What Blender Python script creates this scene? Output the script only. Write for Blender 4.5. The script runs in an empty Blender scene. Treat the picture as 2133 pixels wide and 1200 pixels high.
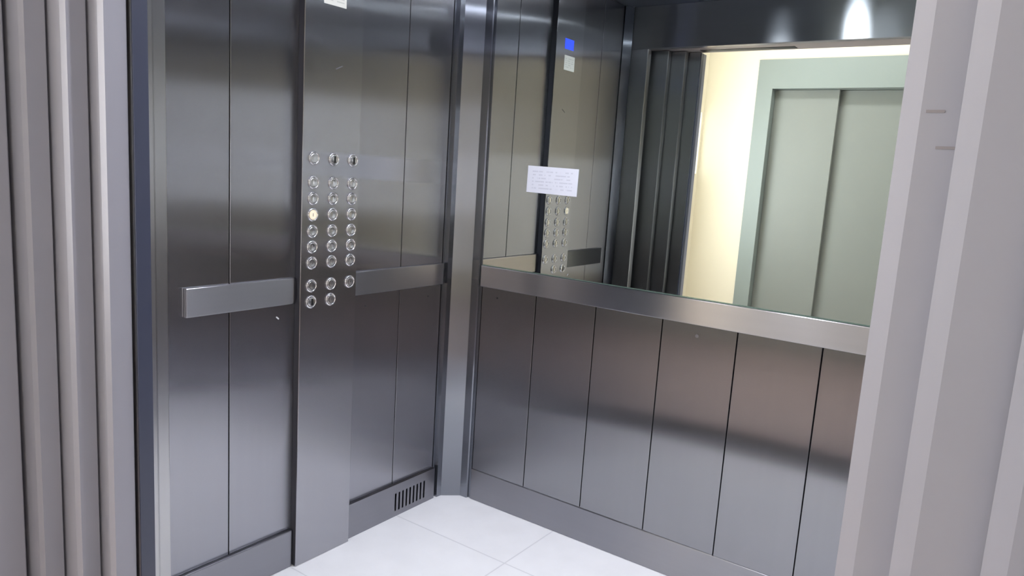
import bpy, bmesh, math, random
from mathutils import Vector, Matrix, Euler

random.seed(7)
SC = bpy.context.scene
COL = SC.collection

# ------------------------------------------------------------------ helpers
def lin(r, g, b):
    def f(c):
        c /= 255.0
        return c / 12.92 if c <= 0.04045 else ((c + 0.055) / 1.055) ** 2.4
    return (f(r), f(g), f(b), 1.0)

def new_mat(name):
    m = bpy.data.materials.new(name)
    m.use_nodes = True
    nt = m.node_tree
    return m, nt, nt.nodes, nt.links, nt.nodes['Principled BSDF']

def brushed(name, color, rough, aniso=0.0, brush='vertical', smudge=0.06, bump=0.0):
    """Brushed metal. brush = direction of the fine scratches."""
    m, nt, N, L, p = new_mat(name)
    p.inputs['Metallic'].default_value = 1.0
    p.inputs['Anisotropic'].default_value = aniso
    tc = N.new('ShaderNodeTexCoord')
    geo = N.new('ShaderNodeNewGeometry')
    if aniso > 0:
        cr = N.new('ShaderNodeVectorMath'); cr.operation = 'CROSS_PRODUCT'
        cr.inputs[1].default_value = (0.013, 0.021, 1.0)
        L.new(geo.outputs['True Normal'], cr.inputs[0])
        out = cr.outputs[0]
        if brush == 'horizontal':
            c2 = N.new('ShaderNodeVectorMath'); c2.operation = 'CROSS_PRODUCT'
            L.new(geo.outputs['True Normal'], c2.inputs[0]); L.new(out, c2.inputs[1])
            out = c2.outputs[0]
    # hand smears: broad soft patches that change the gloss
    ns = N.new('ShaderNodeTexNoise'); ns.inputs['Scale'].default_value = 5.0
    ns.inputs['Detail'].default_value = 4.0
    L.new(geo.outputs['Position'], ns.inputs['Vector'])
    mr = N.new('ShaderNodeMapRange')
    mr.inputs[1].default_value = 0.15; mr.inputs[2].default_value = 0.85
    mr.inputs[3].default_value = rough - smudge; mr.inputs[4].default_value = rough + smudge
    L.new(ns.outputs['Fac'], mr.inputs[0]); L.new(mr.outputs[0], p.inputs['Roughness'])
    # fine scratches
    mp = N.new('ShaderNodeMapping')
    mp.inputs['Scale'].default_value = (70, 70, 1.2) if brush == 'vertical' else (1.2, 1.2, 70)
    L.new(geo.outputs['Position'], mp.inputs['Vector'])
    n2 = N.new('ShaderNodeTexNoise'); n2.inputs['Scale'].default_value = 1.0
    n2.inputs['Detail'].default_value = 0.5
    L.new(mp.outputs[0], n2.inputs['Vector'])
    mix = N.new('ShaderNodeMix'); mix.data_type = 'RGBA'
    mix.inputs[6].default_value = tuple(c * 0.97 for c in color[:3]) + (1,)
    mix.inputs[7].default_value = tuple(min(1, c * 1.02) for c in color[:3]) + (1,)
    L.new(n2.outputs['Fac'], mix.inputs[0]); L.new(mix.outputs[2], p.inputs['Base Color'])
    if aniso > 0:
        gl = N.new('ShaderNodeBsdfAnisotropic'); gl.distribution = 'BECKMANN'
        core = aniso if smudge > 0 else 0.83
        gl.inputs['Anisotropy'].default_value = -core
        L.new(out, gl.inputs['Tangent']); L.new(mix.outputs[2], gl.inputs['Color'])
        if smudge > 0: L.new(mr.outputs[0], gl.inputs['Roughness'])
        else: gl.inputs['Roughness'].default_value = rough * 0.79
        g2 = N.new('ShaderNodeBsdfAnisotropic'); g2.distribution = 'GGX'
        g2.inputs['Anisotropy'].default_value = -aniso
        L.new(out, g2.inputs['Tangent']); L.new(mix.outputs[2], g2.inputs['Color']); L.new(mr.outputs[0], g2.inputs['Roughness'])
        ms = N.new('ShaderNodeMixShader'); ms.inputs[0].default_value = 0.3 if smudge > 0 else 0.55
        L.new(gl.outputs[0], ms.inputs[1]); L.new(g2.outputs[0], ms.inputs[2])
        L.new(ms.outputs[0], N['Material Output'].inputs['Surface'])
        N.remove(p)
    elif bump > 0:
        b = N.new('ShaderNodeBump'); b.inputs['Strength'].default_value = bump
        b.inputs['Distance'].default_value = 0.001
        L.new(n2.outputs['Fac'], b.inputs['Height']); L.new(b.outputs[0], p.inputs['Normal'])
    return m

def plain(name, color, rough=0.5, metallic=0.0, noise=0.0, scale=6.0, spec=0.5):
    m, nt, N, L, p = new_mat(name)
    p.inputs['Roughness'].default_value = rough
    p.inputs['Metallic'].default_value = metallic
    p.inputs['Specular IOR Level'].default_value = spec
    geo = N.new('ShaderNodeNewGeometry')
    ns = N.new('ShaderNodeTexNoise'); ns.inputs['Scale'].default_value = scale
    ns.inputs['Detail'].default_value = 5.0
    L.new(geo.outputs['Position'], ns.inputs['Vector'])
    mix = N.new('ShaderNodeMix'); mix.data_type = 'RGBA'
    mix.inputs[6].default_value = tuple(c * (1 - noise) for c in color[:3]) + (1,)
    mix.inputs[7].default_value = tuple(min(1, c * (1 + noise)) for c in color[:3]) + (1,)
    L.new(ns.outputs['Fac'], mix.inputs[0]); L.new(mix.outputs[2], p.inputs['Base Color'])
    return m

def glow(name, color, strength, base=None):
    m, nt, N, L, p = new_mat(name)
    p.inputs['Base Color'].default_value = base or color
    p.inputs['Emission Color'].default_value = color
    p.inputs['Emission Strength'].default_value = strength
    p.inputs['Roughness'].default_value = 0.3
    return m

def tile_mat(name, color, grout, size, ox, oy, size_x=None, gap=0.0035, rough=0.35, mottling=0.06):
    """Square floor tiles in world position with thin grout lines."""
    m, nt, N, L, p = new_mat(name)
    geo = N.new('ShaderNodeNewGeometry')
    sep = N.new('ShaderNodeSeparateXYZ'); L.new(geo.outputs['Position'], sep.inputs[0])
    def axis(sock, off, size=size):
        a = N.new('ShaderNodeMath'); a.operation = 'SUBTRACT'; a.inputs[1].default_value = off
        L.new(sock, a.inputs[0])
        b = N.new('ShaderNodeMath'); b.operation = 'PINGPONG'; b.inputs[1].default_value = size / 2
        L.new(a.outputs[0], b.inputs[0])
        c = N.new('ShaderNodeMapRange'); c.inputs[1].default_value = gap * 0.3; c.inputs[2].default_value = gap
        L.new(b.outputs[0], c.inputs[0])
        return c.outputs[0]
    mn = N.new('ShaderNodeMath'); mn.operation = 'MINIMUM'
    L.new(axis(sep.outputs[0], ox, size_x or size), mn.inputs[0]); L.new(axis(sep.outputs[1], oy), mn.inputs[1])
    ns = N.new('ShaderNodeTexNoise'); ns.inputs['Scale'].default_value = 9.0; ns.inputs['Detail'].default_value = 5
    L.new(geo.outputs['Position'], ns.inputs['Vector'])
    mt = N.new('ShaderNodeMix'); mt.data_type = 'RGBA'
    mt.inputs[6].default_value = tuple(c * (1 - mottling) for c in color[:3]) + (1,)
    mt.inputs[7].default_value = tuple(min(1, c * (1 + mottling)) for c in color[:3]) + (1,)
    L.new(ns.outputs['Fac'], mt.inputs[0])
    mx = N.new('ShaderNodeMix'); mx.data_type = 'RGBA'
    mx.inputs[6].default_value = grout
    L.new(mn.outputs[0], mx.inputs[0]); L.new(mt.outputs[2], mx.inputs[7])
    L.new(mx.outputs[2], p.inputs['Base Color'])
    p.inputs['Roughness'].default_value = rough
    b = N.new('ShaderNodeBump'); b.inputs['Strength'].default_value = 0.3; b.inputs['Distance'].default_value = 0.001
    L.new(mn.outputs[0], b.inputs['Height']); L.new(b.outputs[0], p.inputs['Normal'])
    return m

def print_mat(name, paper, ink, rows, u_axis, ranges):
    """Paper with faint broken rows of illegible print; ranges = (z0, z1) of the sheet."""
    m, nt, N, L, p = new_mat(name)
    geo = N.new('ShaderNodeNewGeometry')
    sep = N.new('ShaderNodeSeparateXYZ'); L.new(geo.outputs['Position'], sep.inputs[0])
    (u0, u1), (z0, z1) = ranges
    z = N.new('ShaderNodeMapRange'); z.inputs[1].default_value = z0; z.inputs[2].default_value = z1
    z.inputs[3].default_value = 0; z.inputs[4].default_value = rows
    L.new(sep.outputs[2], z.inputs[0])
    fr = N.new('ShaderNodeMath'); fr.operation = 'FRACT'; L.new(z.outputs[0], fr.inputs[0])
    cmp_ = N.new('ShaderNodeMath'); cmp_.operation = 'COMPARE'
    cmp_.inputs[1].default_value = 0.5; cmp_.inputs[2].default_value = 0.2
    L.new(fr.outputs[0], cmp_.inputs[0])
    fl = N.new('ShaderNodeMath'); fl.operation = 'FLOOR'; L.new(z.outputs[0], fl.inputs[0])
    cmb = N.new('ShaderNodeCombineXYZ')
    sc = N.new('ShaderNodeMath'); sc.operation = 'MULTIPLY'; sc.inputs[1].default_value = 60
    L.new(sep.outputs[u_axis], sc.inputs[0]); L.new(sc.outputs[0], cmb.inputs[0])
    L.new(fl.outputs[0], cmb.inputs[1])
    ns = N.new('ShaderNodeTexNoise'); ns.inputs['Scale'].default_value = 1.3; ns.inputs['Detail'].default_value = 3
    L.new(cmb.outputs[0], ns.inputs['Vector'])
    gt = N.new('ShaderNodeMath'); gt.operation = 'GREATER_THAN'; gt.inputs[1].default_value = 0.47
    L.new(ns.outputs['Fac'], gt.inputs[0])
    mul = N.new('ShaderNodeMath'); mul.operation = 'MULTIPLY'
    L.new(cmp_.outputs[0], mul.inputs[0]); L.new(gt.outputs[0], mul.inputs[1])
    # margins
    for sock, lo, hi in ((sep.outputs[u_axis], u0, u1), (sep.outputs[2], z0, z1)):
        c = N.new('ShaderNodeMath'); c.operation = 'COMPARE'
        c.inputs[1].default_value = (lo + hi) / 2; c.inputs[2].default_value = abs(hi - lo) * 0.40
        L.new(sock, c.inputs[0])
        m2 = N.new('ShaderNodeMath'); m2.operation = 'MULTIPLY'
        L.new(mul.outputs[0], m2.inputs[0]); L.new(c.outputs[0], m2.inputs[1]); mul = m2
    mx = N.new('ShaderNodeMix'); mx.data_type = 'RGBA'
    mx.inputs[6].default_value = paper; mx.inputs[7].default_value = ink
    L.new(mul.outputs[0], mx.inputs[0]); L.new(mx.outputs[2], p.inputs['Base Color'])
    p.inputs['Roughness'].default_value = 0.7
    return m

def add_box(bm, x0, x1, y0, y1, z0, z1, bev=0.0, seg=2):
    x0, x1 = min(x0, x1), max(x0, x1); y0, y1 = min(y0, y1), max(y0, y1); z0, z1 = min(z0, z1), max(z0, z1)
    t = bmesh.new()
    bmesh.ops.create_cube(t, size=1.0)
    for v in t.verts:
        v.co = Vector(((x0 + x1) / 2 + v.co.x * (x1 - x0), (y0 + y1) / 2 + v.co.y * (y1 - y0), (z0 + z1) / 2 + v.co.z * (z1 - z0)))
    if bev > 0:
        bmesh.ops.bevel(t, geom=t.edges[:], offset=bev, segments=seg, affect='EDGES', profile=0.5)
    tmp = bpy.data.meshes.new('tmp'); t.to_mesh(tmp); t.free()
    bm.from_mesh(tmp); bpy.data.meshes.remove(tmp)

def add_prism(bm, pts, z0, z1):
    """Vertical extrusion of a closed plan outline (counter-clockwise)."""
    lo = [bm.verts.new((x, y, z0)) for x, y in pts]
    hi = [bm.verts.new((x, y, z1)) for x, y in pts]
    n = len(pts)
    for i in range(n):
        j = (i + 1) % n
        bm.faces.new((lo[i], lo[j], hi[j], hi[i]))
    bm.faces.new(hi); bm.faces.new(lo[::-1])

def add_lathe(bm, prof, center, axis='x', seg=32):
    """Lathe a (radius, height) profile about an axis through center pointing +axis."""
    rings = []
    for r, h in prof:
        ring = []
        for k in range(seg if r > 1e-6 else 1):
            a = 2 * math.pi * k / seg
            u, v = r * math.cos(a), r * math.sin(a)
            c = Vector(center)
            if axis == 'x': c += Vector((h, u, v))
            elif axis == 'z': c += Vector((u, v, h))
            elif axis == '-y': c += Vector((u, -h, v))
            ring.append(bm.verts.new(c))
        rings.append(ring)
    for a, b in zip(rings[:-1], rings[1:]):
        na, nb = len(a), len(b)
        for k in range(seg):
            k2 = (k + 1) % seg
            if na == 1 and nb == 1: continue
            if na == 1: bm.faces.new((a[0], b[k], b[k2]))
            elif nb == 1: bm.faces.new((a[k], b[0], a[k2]))
            else: bm.faces.new((a[k], b[k], b[k2], a[k2]))
    bmesh.ops.recalc_face_normals(bm, faces=bm.faces[:])

def obj(name, bm, mat, parent=None, smooth=False, local=True):
    me = bpy.data.meshes.new(name)
    bmesh.ops.recalc_face_normals(bm, faces=bm.faces[:])
    bm.to_mesh(me); bm.free()
    me.materials.append(mat)
    if smooth:
        for f in me.polygons: f.use_smooth = True
    o = bpy.data.objects.new(name, me)
    COL.objects.link(o)
    if parent is not None:
        o.parent = parent
        root = parent
        off = Vector(parent.location)
        while root.parent is not None:
            root = root.parent; off += Vector(root.location)
        me.transform(Matrix.Translation(-off))      # children are authored in world metres
    return o

def boxobj(name, mat, dims, parent=None, bev=0.0, seg=2):
    bm = bmesh.new(); add_box(bm, *dims, bev=bev, seg=seg)
    return obj(name, bm, mat, parent)

def tag(o, label=None, cat=None, group=None, kind=None):
    if label: o['label'] = label
    if cat: o['category'] = cat
    if group: o['group'] = group
    if kind: o['kind'] = kind
    return o

def empty(name, loc, label=None, cat=None, group=None, kind=None):
    o = bpy.data.objects.new(name, None); COL.objects.link(o)
    o.location = loc; o.empty_display_size = 0.1
    return tag(o, label, cat, group, kind)

# ------------------------------------------------------------------ materials
STEEL = lin(166, 166, 172)
M_panel = brushed('brushed_steel_panel', STEEL, 0.235, 0.75, 'vertical', 0.0)
M_panel_back = brushed('brushed_steel_back_panel', lin(148, 148, 153), 0.25, 0.70, 'vertical', 0.0)
M_cop = brushed('brushed_steel_faceplate', lin(173, 173, 178), 0.24, 0.75, 'vertical', 0.0)
M_rail = brushed('brushed_steel_rail', lin(172, 171, 175), 0.31, 0.62, 'horizontal', 0.012)
M_skirt = brushed('brushed_steel_skirting', lin(154, 154, 160), 0.35, 0.5, 'horizontal', 0.02)
M_post = brushed('brushed_steel_post', lin(142, 145, 153), 0.235, 0.75, 'vertical', 0.0)
M_front = brushed('brushed_steel_front', lin(205, 206, 212), 0.31, 0.64, 'horizontal', 0.012)
M_cardoor = brushed('brushed_steel_door', lin(184, 184, 186), 0.32, 0.6, 'vertical', 0.015)
M_ceil = brushed('satin_ceiling_steel', lin(190, 193, 204), 0.4, 0.0, 'horizontal', 0.03, 0.0)
M_chrome = brushed('polished_chrome', lin(225, 225, 228), 0.08, 0.0, 'vertical', 0.02, 0.0)
M_cap = brushed('button_cap_steel', lin(205, 204, 204), 0.25, 0.0, 'vertical', 0.03, 0.0)
M_dark = plain('dark_gap', lin(28, 28, 32), 0.8)
M_housing = plain('dark_grey_housing', lin(70, 70, 78), 0.6, 0.2)
M_soffit = plain('soffit_grey', lin(182, 170, 168), 0.5, 0.2)
M_slot = plain('black_keyhole', lin(10, 10, 12), 0.5)
M_paint = plain('grey_door_paint', lin(142, 142, 153), 0.40, 0.12, 0.03, 8.0)
M_paintfar = plain('grey_green_door_paint', lin(133, 138, 135), 0.5, 0.1, 0.03, 5.0)
M_framefar = plain('pale_green_frame_paint', lin(138, 148, 147), 0.5, 0.1, 0.03, 5.0)
M_cream = plain('cream_wall_paint', lin(236, 229, 210), 0.75, 0.0, 0.015, 4.0)
M_white = plain('white_ceiling_paint', lin(235, 232, 222), 0.85, 0.0, 0.01)
M_alu = brushed('aluminium_sill', lin(84, 84, 88), 0.4, 0.5, 'horizontal', 0.03, 0.0)
M_sensor = plain('dark_sensor_plastic', lin(58, 62, 80), 0.3)
M_edge = plain('mirror_glass_edge', lin(120, 140, 132), 0.12, 0.6)
M_floor = tile_mat('white_floor_tile', lin(238, 238, 242), lin(216, 216, 221), 0.4885, 0.523, -0.308, 0.60, 0.0035, 0.35)
M_hallfloor = tile_mat('tan_corridor_tile', lin(180, 163, 158), lin(140, 122, 112), 0.4, 0.0, -1.9, None, 0.004, 0.35)
M_blue = glow('blue_screen', lin(60, 90, 255), 1.6, lin(10, 12, 40))
M_lit = glow('warm_lit_cap', lin(255, 226, 170), 0.22, lin(220, 210, 190))
M_led = glow('led_diffuser', (0.84, 0.90, 1.0, 1), 190.0)
M_leddim = glow('led_diffuser_dim', (0.84, 0.90, 1.0, 1), 40.0)
M_halllamp = glow('corridor_lamp_diffuser', (1.0, 0.97, 0.95, 1), 28.0)
M_daylight = glow('daylit_pane', (0.97, 0.98, 1.0, 1), 3.0)
M_glow_left = glow('added_wide_glow', (0.97, 0.98, 1.0, 1), 13.5)  # added glow, unseen directly, brightens the left wall reflections
M_glow_far = glow('added_far_glow', (0.97, 0.98, 1.0, 1), 2.8)  # added glow for the far corridor end, met only in reflections
M_scuffsoft = plain('faint_scuff', lin(128, 123, 128), 0.5, 0.2)
M_scuffdim = plain('dim_scratch', lin(88, 87, 93), 0.5, 0.5)
M_scuff = plain('dark_scuff', lin(118, 114, 116), 0.6, 0.2)
M_scuffwhite = plain('pale_scuff', lin(200, 200, 205), 0.6)

m, nt, N, L, p = new_mat('tinted_mirror')
p.inputs['Metallic'].default_value = 1.0
p.inputs['Base Color'].default_value = (0.63, 0.67, 0.65, 1)
p.inputs['Roughness'].default_value = 0.0
M_mirror = m

# ------------------------------------------------------------------ dimensions (metres)
W = 2.053            # cabin width
H = 2.16             # cabin ceiling
DOORH = 1.955        # clear door height
YF = -1.259          # inner face of the cabin front
MX = W / 2           # the cabin and its doors are symmetric about this

def mx(x): return 2 * MX - x

# ================================================================== SETTING: the cabin
tag(boxobj('floor', M_floor, (-0.05, W + 0.05, -1.30, 0.05, -0.04, 0.0)), 'white square-tiled elevator cabin floor with thin grey grout', 'floor', kind='structure')

# ceiling with round openings covered by lamps (a plain satin slab)
tag(boxobj('ceiling', M_ceil, (-0.05, W + 0.05, -1.298, 0.05, H, H + 0.04)), 'satin steel elevator cabin ceiling', 'ceiling', kind='structure')

# left wall: dark backing, brushed panels with narrow seams
wl = tag(boxobj('wall_left', M_dark, (-0.05, -0.014, -1.255, 0.05, 0.0, H)), 'brushed steel panelled elevator wall carrying the button panel', 'wall', kind='structure')
SEAMS_L = [-1.205, -1.010, -0.667, -0.323, -0.098]
g = 0.0016
for a, b in zip(SEAMS_L[:-1], SEAMS_L[1:]):
    boxobj('wall_panel', M_panel, (-0.0135, 0.0, a + g, b - g, 0.02, H - 0.002), wl, 0.0012)

# back wall: backing and seven lower panels
wb = tag(boxobj('wall_back', M_dark, (-0.05, W + 0.05, 0.014, 0.06, 0.0, H)), 'brushed steel panelled lower elevator wall below the mirror', 'wall', kind='structure')
xs = [0.124] + [0.3745 + 0.2501 * i for i in range(6)] + [W - 0.124]
for a, b in zip(xs[:-1], xs[1:]):
    boxobj('wall_panel', M_panel_back, (a + g, b - g, 0.0, 0.0135, 0.02, 0.93), wb, 0.0012)

# right wall (only met in reflections)
wr = tag(boxobj('wall_right', M_dark, (W + 0.014, W + 0.05, -1.255, 0.013, 0.0, H)), 'brushed steel panelled elevator wall opposite the button panel', 'wall', kind='structure')
for a, b in zip(SEAMS_L[:-1], SEAMS_L[1:]):
    boxobj('wall_panel', M_panel, (W, W + 0.0135, a + g, b - g, 0.02, H - 0.002), wr, 0.0012)

# front wall of the cabin: jambs and transom
wf = empty('wall_front', (MX, YF, 0), 'brushed steel cabin front with door jambs and transom', 'wall', kind='structure')
for s in (0, 1):
    x0, x1 = (-0.05, 0.122) if s == 0 else (mx(0.122), W + 0.05)
    boxobj('jamb', M_cardoor, (x0, x1, -1.298, YF, 0.0, DOORH), wf, 0.0025)
boxobj('transom', M_front, (-0.05, W + 0.05, -1.298, YF, DOORH, H), wf, 0.0025)
# door tracks in the header above the sliding panels
boxobj('header_soffit', M_soffit, (-0.2, W + 0.2, -1.4535, -1.2985, DOORH + 0.003, DOORH + 0.05), wf)
boxobj('track_slot', M_slot, (0.345, 0.80, -1.425, -1.375, DOORH + 0.0015, DOORH + 0.0035), wf)
boxobj('header_box', M_dark, (-0.2, W + 0.2, -1.46, -1.30, DOORH + 0.19, DOORH + 0.22), wf)
# front corner returns
bm = bmesh.new()
add_prism(bm, [(-0.013, -1.2555), (0.03, -1.2555), (0.004, -1.2085), (-0.013, -1.2085)], 0.0, H - 0.002)
o = obj('trim_1', bm, M_post); tag(o, 'narrow steel corner return behind the left door jamb', 'trim', kind='structure')

# corner post between the left wall and the mirror wall
def corner_post(flip):
    pts = [(-0.013, -0.0955), (0.0005, -0.0955), (0.0005, -0.087), (0.018, -0.085), (0.021, -0.0625),
           (0.077, -0.0095), (0.108, -0.0085), (0.111, -0.004), (0.111, 0.002), (0.1215, 0.002), (0.1215, 0.0125), (-0.013, 0.0125)]
    if flip: pts = [(mx(x), y) for x, y in pts][::-1]
    bm = bmesh.new(); add_prism(bm, pts, 0.0, H - 0.002)
    return obj('trim_2' if not flip else 'trim_3', bm, M_post)
tag(corner_post(False), 'chamfered steel corner post between button wall and mirror wall', 'trim', kind='structure')
tag(corner_post(True), 'chamfered steel corner post at the far right of the mirror', 'trim', kind='structure')

# skirtings
def bevel_box(bm, dims, bev=0.003): add_box(bm, *dims, bev=bev)
ZS = 0.127
bl = tag(boxobj('baseboard_left', M_skirt, (0.0005, 0.0158, -1.203, -0.790, 0.0005, ZS), bev=0.003), 'steel skirting on the button wall, near the cabin door', 'skirting', kind='structure')
# rear length with the ventilation slots cut through
bm = bmesh.new()
v0, v1, n = -0.322, -0.154, 9
pitch = (v1 - v0) / (n - 0.45)
zs0, zs1 = 0.022, 0.092
y0, y1 = -0.556, -0.1005
add_box(bm, 0.0005, 0.0158, y0, y1, 0.0005, zs0)
add_box(bm, 0.0005, 0.0158, y0, y1, zs1, ZS, 0.0)
edges = [y0]
for i in range(n):
    edges += [v0 + i * pitch, v0 + i * pitch + 0.0085]
edges += [y1]
for a, b in zip(edges[0::2], edges[1::2]):
    add_box(bm, 0.0005, 0.0158, a, b, zs0, zs1)
bmesh.ops.remove_doubles(bm, verts=bm.verts[:], dist=1e-5)
bl2 = tag(obj('baseboard_left', bm, M_skirt), 'steel skirting with upright vent slots beside the corner post', 'skirting', kind='structure')
boxobj('vent_backing', M_slot, (0.0003, 0.0022, v0 - 0.01, v1 + 0.01, zs0 - 0.004, zs1 + 0.004), bl2)
tag(boxobj('baseboard_back', M_skirt, (0.124, W - 0.124, -0.0035, 0.0135, 0.0005, ZS), bev=0.002), 'steel skirting under the mirror wall', 'skirting', kind='structure')

# ================================================================== bumper rails
def rail(name, dims, label):
    bm = bmesh.new(); add_box(bm, *dims, bev=0.0022, seg=2)
    return tag(obj(name, bm, M_rail), label, 'rail', 'flat bumper rails around the cabin')
ZT, ZB = 0.950, 0.8695
rail('bumper_rail', (0.0005, 0.0115, -1.147, -0.7885, ZB, ZT), 'flat brushed steel bumper rail on the button wall, left of the button panel')
rail('bumper_rail', (0.0005, 0.0125, -0.5575, -0.1005, ZB, ZT), 'short flat steel bumper rail between the button panel and the corner post')
rail('bumper_rail', (0.1235, W - 0.1235, -0.0135, 0.0, ZB, ZT), 'long flat brushed steel bumper rail under the wall mirror')

# ================================================================== wall mirror
mir = empty('wall_mirror', (MX, 0, ZT), 'large tinted mirror above the bumper rail reflecting the doorway', 'mirror')
boxobj('mirror_glass', M_mirror, (0.124, W - 0.124, -0.0049, 0.006, ZT + 0.004, H - 0.004), mir)
boxobj('glass_edge', M_edge, (0.124, W - 0.124, -0.0062, 0.006, ZT + 0.0004, ZT + 0.004), mir)

# paper notice taped to the mirror
PX0, PX1, PZ0, PZ1 = 0.3055, 0.517, 1.2405, 1.335
M_notice = print_mat('printed_notice', lin(214, 216, 228), lin(197, 199, 212), 8, 0, ((PX0, PX1), (PZ0, PZ1)))
bm = bmesh.new(); add_box(bm, PX0, PX1, -0.0062, -0.0053, PZ0, PZ1)
bmesh.ops.rotate(bm, verts=bm.verts[:], cent=((PX0 + PX1) / 2, 0, (PZ0 + PZ1) / 2), matrix=Matrix.Rotation(math.radians(0.9), 3, 'Y'))
tag(obj('paper_notice', bm, M_notice), 'small white printed paper notice stuck on the mirror', 'notice')

# ================================================================== control panel (car operating panel)
XC = 0.0287
CY0, CY1 = -0.786, -0.560
cop = empty('control_panel', (0, (CY0 + CY1) / 2, 0), 'full height brushed steel elevator button panel on the left wall', 'control panel')
boxobj('faceplate', M_cop, (XC - 0.004, XC, CY0, CY1, 0.0008, H - 0.003), cop, 0.0016, 3)
hs = boxobj('housing', M_housing, (0.0006, XC - 0.0042, CY0 + 0.002, CY1 - 0.002, 0.0008, H - 0.003), cop)
hs['label'] = 'dark grey side of the box'
scr = boxobj('display_screen', M_blue, (XC - 0.001, XC + 0.0008, -0.703, -0.629, 1.857, 1.902), cop)
scr['label'] = 'glowing blue floor display'

RING = [(0.0, -0.001), (0.0205, -0.001), (0.0208, 0.0012), (0.0200, 0.0034), (0.0183, 0.0048), (0.0163, 0.0044), (0.0150, 0.0028), (0.0146, 0.0006), (0.0, 0.0006)]
CAP = [(0.0141, 0.0004), (0.0141, 0.0024), (0.0132, 0.0033), (0.0108, 0.0032), (0.006, 0.0026), (0.0, 0.0024)]
def lathe_mesh(name, prof, mat, seg=40):
    bm = bmesh.new(); add_lathe(bm, prof, (0, 0, 0), 'x', seg)
    me = bpy.data.meshes.new(name); bm.to_mesh(me); bm.free()
    for f in me.polygons: f.use_smooth = True
    me.materials.append(mat)
    return me
ME_ring = lathe_mesh('button_ring', RING, M_chrome)
ME_cap = lathe_mesh('button_cap', CAP, M_cap)
ME_caplit = lathe_mesh('button_cap_lit', CAP, M_lit)
ME_core = lathe_mesh('key_core', [(0.0, 0.0004), (0.0141, 0.0004), (0.0141, 0.0030), (0.013, 0.0036), (0.0, 0.0036)][1:], M_cap)
bm = bmesh.new(); add_box(bm, 0.0032, 0.0042, -0.0014, 0.0064, -0.0112, 0.0102)
ME_slot = bpy.data.meshes.new('keyhole'); bm.to_mesh(ME_slot); bm.free(); ME_slot.materials.append(M_slot)
bm = bmesh.new()   # raised dash-like touch mark in the middle of a cap
add_box(bm, 0.0022, 0.0031, -0.0011, 0.0011, -0.005, 0.005, 0.0003)
ME_mark = bpy.data.meshes.new('touch_mark'); bm.to_mesh(ME_mark); bm.free(); ME_mark.materials.append(M_chrome)

def link(name, me, parent, loc=(0, 0, 0)):
    o = bpy.data.objects.new(name, me); COL.objects.link(o)
    o.parent = parent; o.location = loc
    return o
YCOL = (-0.7445, -0.667, -0.589)
ZROW = (1.3145, 1.242, 1.1935, 1.144, 1.093, 1.045, 0.9955, 0.924, 0.8735)
cy = (CY0 + CY1) / 2
for r, z in enumerate(ZROW):
    for c, y in enumerate(YCOL):
        if r == 8 and c == 2: continue
        key = (r == 0 and c > 0) or (r == 8 and c == 0)
        lit = (r == 3 and c == 0)
        ring = link('key_switch' if key else 'push_button', ME_ring, cop, (XC, y - cy, z))
        if key:
            ring['label'] = 'round key switch with dark keyhole'
            link('key_core', ME_core, ring); link('keyhole', ME_slot, ring)
        else:
            if lit: ring['label'] = 'push button with warm lit cap'
            link('button_cap', ME_caplit if lit else ME_cap, ring)
            if r: link('touch_mark', ME_mark, ring)

# white sticker under the display
M_stick = print_mat('printed_sticker', lin(222, 222, 216), lin(198, 200, 194), 7, 1, ((-0.718, -0.632), (1.768, 1.831)))
tag(boxobj('sticker', M_stick, (XC + 0.0001, XC + 0.0007, -0.718, -0.632, 1.768, 1.831)), 'white paper sticker below the blue display on the button panel', 'sticker')

# small marks and screws on the panels
def disc(name, mat, center, axis, r, parent):
    bm = bmesh.new(); add_lathe(bm, [(r, -0.0005), (r, 0.0006), (0.0, 0.0008)], center, axis, 16)
    return obj(name, bm, mat, parent)
for y, z in ((-0.488, 0.827), (-0.169, 0.828)):
    disc('screw', M_dark, (0.0, y, z), 'x', 0.0035, wl)
disc('screw', M_dark, (0.199, 0.0, 0.833), '-y', 0.0035, wb)
disc('dent', M_scuff, (0.996, 0.0, 0.832), '-y', 0.006, wb)
bm = bmesh.new(); add_box(bm, -0.0002, 0.0006, -0.852, -0.840, 0.828, 0.832)
bmesh.ops.rotate(bm, verts=bm.verts[:], cent=(0, -0.846, 0.83), matrix=Matrix.Rotation(math.radians(-40), 3, 'X'))
obj('pale_scuff', bm, M_scuffwhite, wl)
bm = bmesh.new(); add_box(bm, XC - 0.0002, XC + 0.0005, -0.668, -0.640, 1.590, 1.593)
bmesh.ops.rotate(bm, verts=bm.verts[:], cent=(0, -0.655, 1.59), matrix=Matrix.Rotation(math.radians(25), 3, 'X'))
obj('scratch', bm, M_scuffdim, cop)

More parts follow.
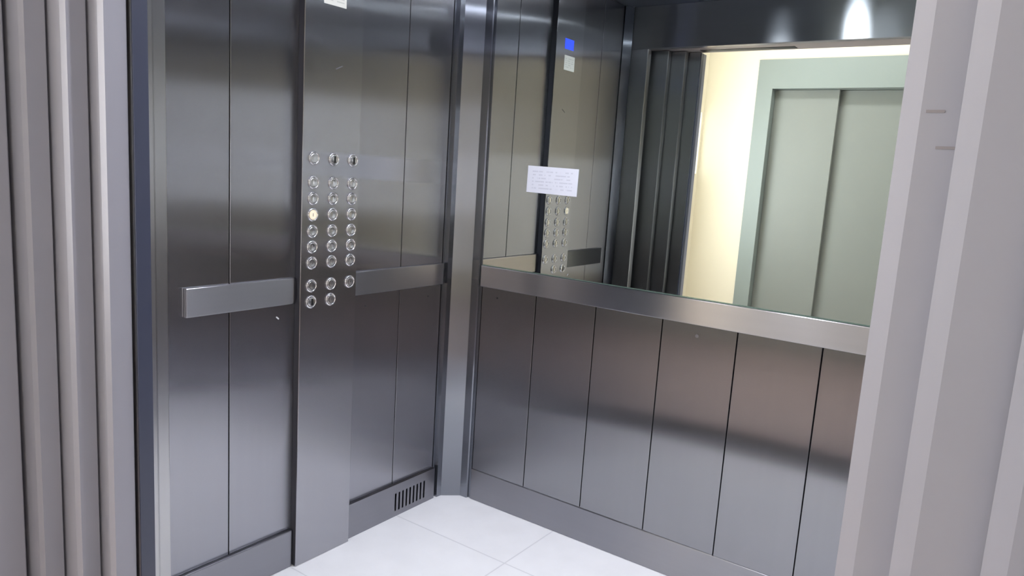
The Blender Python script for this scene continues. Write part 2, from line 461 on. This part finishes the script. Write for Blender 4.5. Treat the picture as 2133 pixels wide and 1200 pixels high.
# ================================================================== ceiling lamps of the cabin
LAMPS = [(1.01, -0.95, 30), (1.01, -0.30, 52), (0.57, -0.62, 11), (1.47, -0.62, 11)]
bm = bmesh.new()
add_lathe(bm, [(0.036, -0.001), (0.036, -0.004), (0.039, -0.007), (0.047, -0.007), (0.051, -0.003), (0.051, 0.0)], (0, 0, 0), 'z', 40)
ME_bezel = bpy.data.meshes.new('lamp_bezel'); bm.to_mesh(ME_bezel); bm.free(); ME_bezel.materials.append(M_chrome)
bm = bmesh.new()
add_lathe(bm, [(0.0355, -0.001), (0.0355, -0.003), (0.0, -0.004)], (0, 0, 0), 'z', 40)
ME_lens = bpy.data.meshes.new('lamp_lens'); bm.to_mesh(ME_lens); bm.free(); ME_lens.materials.append(M_led)
ME_dim = ME_lens.copy(); ME_dim.materials.clear(); ME_dim.materials.append(M_leddim)
for x, y, power in LAMPS:
    bright = power > 20
    t = empty('ceiling_spotlight', (x, y, H), ('bright' if bright else 'dimmer') + ' small round spotlight set flush in the cabin ceiling', 'ceiling light', 'cabin ceiling spotlights')
    ld = bpy.data.lights.new('lamp_beam', 'SPOT')
    ld.energy = power
    ld.color = (0.90, 0.925, 1.0); ld.spot_size = math.radians(160); ld.spot_blend = 0.6; ld.shadow_soft_size = 0.03
    lo = bpy.data.objects.new('lamp_beam', ld); COL.objects.link(lo); lo.parent = t; lo.location = (0, 0, -0.012)
    link('bezel', ME_bezel, t); link('lens', ME_lens if bright else ME_dim, t)

# ================================================================== sliding doors (three telescopic leaves each side, landing and cabin)
BV = 0.004
def leaf(parent, x_edge, y0, y1, left, mat, width=0.37, z1=DOORH - 0.001, outer=True):
    """One upright leaf; its leading vertical edge at x_edge is chamfered towards the outer face (smaller y)."""
    y0, y1 = min(y0, y1), max(y0, y1)
    b = BV if outer else 0.0012
    if left:
        pts = [(x_edge - width, y0), (x_edge - b * 4, y0), (x_edge, y0 + b), (x_edge, y1 - 0.002), (x_edge - 0.002, y1), (x_edge - width, y1)]
    else:
        e = mx(x_edge)
        pts = [(e + width, y0), (e + width, y1), (e + 0.002, y1), (e, y1 - 0.002), (e, y0 + b), (e + b * 4, y0)]
    bm = bmesh.new(); add_prism(bm, pts, 0.006, z1)
    return obj('door_leaf', bm, mat, parent)
LAND = [(0.331, -1.504, -1.4555), (0.2816, -1.5498, -1.508), (0.2176, -1.5963, -1.554)]
CAR = [(0.338, -1.450, -1.417), (0.273, -1.410, -1.372), (0.200, -1.366, -1.330)]
d1 = empty('door_1', (0.1, -1.52, 0), 'left half of the grey landing door, stacked open in three leaves', 'elevator door', kind='structure')
d2 = empty('door_2', (mx(0.1), -1.52, 0), 'right half of the grey landing door, close to the viewer', 'elevator door', kind='structure')
d3 = empty('door_3', (0.1, -1.39, 0), 'left half of the steel cabin door with dark sensor strip', 'elevator door', kind='structure')
d4 = empty('door_4', (mx(0.1), -1.39, 0), 'right half of the steel cabin door', 'elevator door', kind='structure')
rl = []
for xe, a, b in LAND:
    leaf(d1, xe, a, b, True, M_paint)
    rl.append(leaf(d2, xe, a, b, False, M_paint))
for i, (xe, a, b) in enumerate(CAR):
    for par, left in ((d3, True), (d4, False)):
        lf = leaf(par, xe - (0.004 if i == 0 else 0), a, b, left, M_cardoor, outer=False)
        if i == 0:
            x0, x1 = (xe - 0.0038, xe) if left else (mx(xe), mx(xe) + 0.0038)
            s = boxobj('sensor_strip', M_sensor, (x0, x1, a + 0.0005, b - 0.0005, 0.03, DOORH - 0.003), lf, 0.001)
            s['label'] = 'dark light-curtain strip on the door edge'
# scuffs on the near right leaf
for x0, x1, z in ((1.742, 1.756, 1.389), (1.753, 1.769, 1.359)):
    bm = bmesh.new(); add_box(bm, x0, x1, -1.5045, -1.5035, z - 0.0012, z + 0.0012)
    obj('scuff', bm, M_scuffsoft, rl[0])

# sills
tag(boxobj('trim_4', M_alu, (-0.2, W + 0.2, -1.452, -1.302, -0.03, -0.001)), 'aluminium cabin door sill', 'sill', kind='structure')
tag(boxobj('trim_5', M_alu, (-0.2, W + 0.2, -1.64, -1.462, -0.03, -0.001)), 'aluminium landing door sill', 'sill', kind='structure')

# landing wall with its door frame (around the camera's side of the opening)
YL = -1.612
fr = empty('trim_6', (MX, YL, 0), 'grey metal frame of the near landing door', 'door frame', kind='structure')
FB = 0.155
for s in (0, 1):
    x0, x1 = (0.0, FB) if s == 0 else (mx(FB), mx(0.0))
    boxobj('frame_side', M_paint, (x0, x1, -1.72, YL + 0.008, 0.0, 2.25), fr, 0.003)
boxobj('frame_head', M_paint, (FB + 0.0005, mx(FB) - 0.0005, -1.72, YL + 0.008, 2.12, 2.25), fr, 0.003)
wln = empty('wall_landing', (MX, -1.65, 0), 'cream corridor wall around the near landing door', 'wall', kind='structure')
HZ = 2.65
boxobj('wall_panel', M_cream, (-0.56, -0.001, -1.70, -1.60, 0, HZ), wln)
boxobj('wall_panel', M_cream, (mx(-0.001), 3.6, -1.70, -1.60, 0, HZ), wln)
boxobj('wall_panel', M_cream, (-0.001, mx(-0.001), -1.70, -1.60, 2.251, HZ), wln)

# ================================================================== corridor
YO = -3.75
tag(boxobj('floor_corridor', M_hallfloor, (-0.6, 3.6, -3.95, -1.645, -0.04, 0.0)), 'tan tiled corridor floor outside the elevator', 'floor', kind='structure')
tag(boxobj('ceiling_corridor', M_white, (-0.6, 3.6, -3.95, -1.6, HZ, HZ + 0.05)), 'white corridor ceiling seen only by its light', 'ceiling', kind='structure')
# opposite wall with an opening for the second elevator
OX0, OX1, OZ1 = -0.012, 1.85, 2.066
FX0, FX1, FZ1 = -0.135, OX1 + 0.123, 2.287
wo = empty('wall_opposite', (MX, YO, 0), 'cream corridor wall around the opposite elevator door', 'wall', kind='structure')
boxobj('wall_panel', M_cream, (-0.6, FX0, YO - 0.15, YO, 0, HZ), wo)
boxobj('wall_panel', M_cream, (FX1, 3.6, YO - 0.15, YO, 0, HZ), wo)
boxobj('wall_panel', M_cream, (FX0, FX1, YO - 0.15, YO, FZ1, HZ), wo)
boxobj('wall_backing', M_dark, (-0.6, 3.6, YO - 0.24, YO - 0.19, 0, HZ), wo)
d5 = empty('door_5', (0.92, YO - 0.06, 0), 'closed grey-green elevator door across the corridor, seen in the mirror', 'elevator door', kind='structure')
fb = bmesh.new()
add_box(fb, FX0 + 0.001, OX0, YO - 0.16, YO + 0.012, 0.0, OZ1)
add_box(fb, OX1, FX1 - 0.001, YO - 0.16, YO + 0.012, 0.0, OZ1)
add_box(fb, FX0 + 0.001, FX1 - 0.001, YO - 0.16, YO + 0.012, OZ1, FZ1 - 0.001)
bmesh.ops.remove_doubles(fb, verts=fb.verts[:], dist=1e-5)
obj('door_frame', fb, M_framefar, d5)
boxobj('door_leaf', M_paintfar, (OX0 + 0.001, 0.466, YO - 0.115, YO - 0.075, 0.005, OZ1 - 0.002), d5, 0.002)
boxobj('door_leaf', M_paintfar, (0.43, 0.93, YO - 0.166, YO - 0.126, 0.005, OZ1 - 0.002), d5, 0.002)
boxobj('door_leaf', M_paintfar, (0.9305, 1.42, YO - 0.166, YO - 0.126, 0.005, OZ1 - 0.002), d5, 0.002)
boxobj('door_leaf', M_paintfar, (1.39, OX1 - 0.001, YO - 0.115, YO - 0.075, 0.005, OZ1 - 0.002), d5, 0.002)
# left end wall of the corridor with a tall daylit window next to the corner
wc = empty('wall_corridor', (-0.58, -2.7, 0), 'cream end wall of the corridor at the mirror doorway edge', 'wall', kind='structure')
# a narrow pane beside the corner and an added wide glowing pane nearer the landing wall
def wall_x(parent, x0, x1, ya, yb, holes):
    y = ya
    for h0, h1, z0, z1 in holes:
        boxobj('wall_panel', M_cream, (x0, x1, y, h0, 0, HZ), parent)
        boxobj('wall_panel', M_cream, (x0, x1, h0, h1, 0, z0), parent)
        boxobj('wall_panel', M_cream, (x0, x1, h0, h1, z1, HZ), parent)
        y = h1
    boxobj('wall_panel', M_cream, (x0, x1, y, yb, 0, HZ), parent)
wall_x(wc, -0.60, -0.552, YO, -1.70, [(-3.715, -3.60, 1.38, 1.88), (-3.15, -1.74, 0.80, 1.95)])
wn = empty('window_1', (-0.58, -3.66, 1.38), 'narrow bright daylit pane at the corridor corner, glimpsed in the mirror', 'window', kind='structure')
boxobj('glow_pane', M_daylight, (-0.592, -0.586, -3.715, -3.60, 1.38, 1.88), wn)
w3 = empty('added_glow_left', (-0.58, -2.45, 0.8), 'added wide glowing pane that brightens reflections in the brushed steel', 'window', kind='structure')
boxobj('glow_pane', M_glow_left, (-0.592, -0.586, -3.15, -1.74, 0.80, 1.95), w3)  # added light source at the left end, feeds the steel's bright zone
we = empty('wall_far', (3.57, -2.7, 0), 'cream far end wall of the corridor around an added low glowing pane', 'wall', kind='structure')
boxobj('wall_panel', M_cream, (3.55, 3.6, -3.75, -3.60, 0, HZ), we)
boxobj('wall_panel', M_cream, (3.55, 3.6, -1.85, -1.70, 0, HZ), we)
boxobj('wall_panel', M_cream, (3.55, 3.6, -3.60, -1.85, 0, 0.25), we)
boxobj('wall_panel', M_cream, (3.55, 3.6, -3.60, -1.85, 1.45, HZ), we)
w2 = empty('added_glow_far', (3.58, -2.75, 0.25), 'added low glowing pane at the far corridor end, brightening the brushed steel', 'window', kind='structure')
boxobj('glow_pane', M_glow_far, (3.585, 3.592, -3.60, -1.85, 0.25, 1.45), w2)  # unseen light source, added to lift the low reflections
# corridor ceiling lamp: a long batten near the opposite wall
t = empty('corridor_lamp', (0.5, -3.05, HZ), 'long batten lamp on the corridor ceiling', 'ceiling light')
boxobj('lamp_frame', M_alu, (-0.32, 1.32, -3.13, -2.97, HZ - 0.02, HZ - 0.0005), t, 0.002)
boxobj('lamp_diffuser', M_halllamp, (-0.30, 1.30, -3.11, -2.99, HZ - 0.05, HZ - 0.0205), t, 0.01)

# ================================================================== world, camera, colour
w = bpy.data.worlds.new('World'); SC.world = w; w.use_nodes = True
bg = w.node_tree.nodes.get('Background') or w.node_tree.nodes.new('ShaderNodeBackground')
bg.inputs[0].default_value = (0.6, 0.7, 0.9, 1); bg.inputs[1].default_value = 0.02

cam = bpy.data.cameras.new('camera'); co = bpy.data.objects.new('camera', cam); COL.objects.link(co)
co.location = (1.8352, -2.2285, 1.3181)
co.rotation_euler = Euler((1.4117, -0.0629, 0.6241), 'XYZ')
cam.sensor_width = 36.0; cam.lens = 36.0 * 1537.5 / 2133.0
cam.clip_start = 0.02
SC.camera = co
SC.view_settings.view_transform = 'Standard'
SC.view_settings.look = 'None'
SC.view_settings.gamma = 1.0
SC.view_settings.use_curve_mapping = False
SC.view_settings.exposure = 0.0
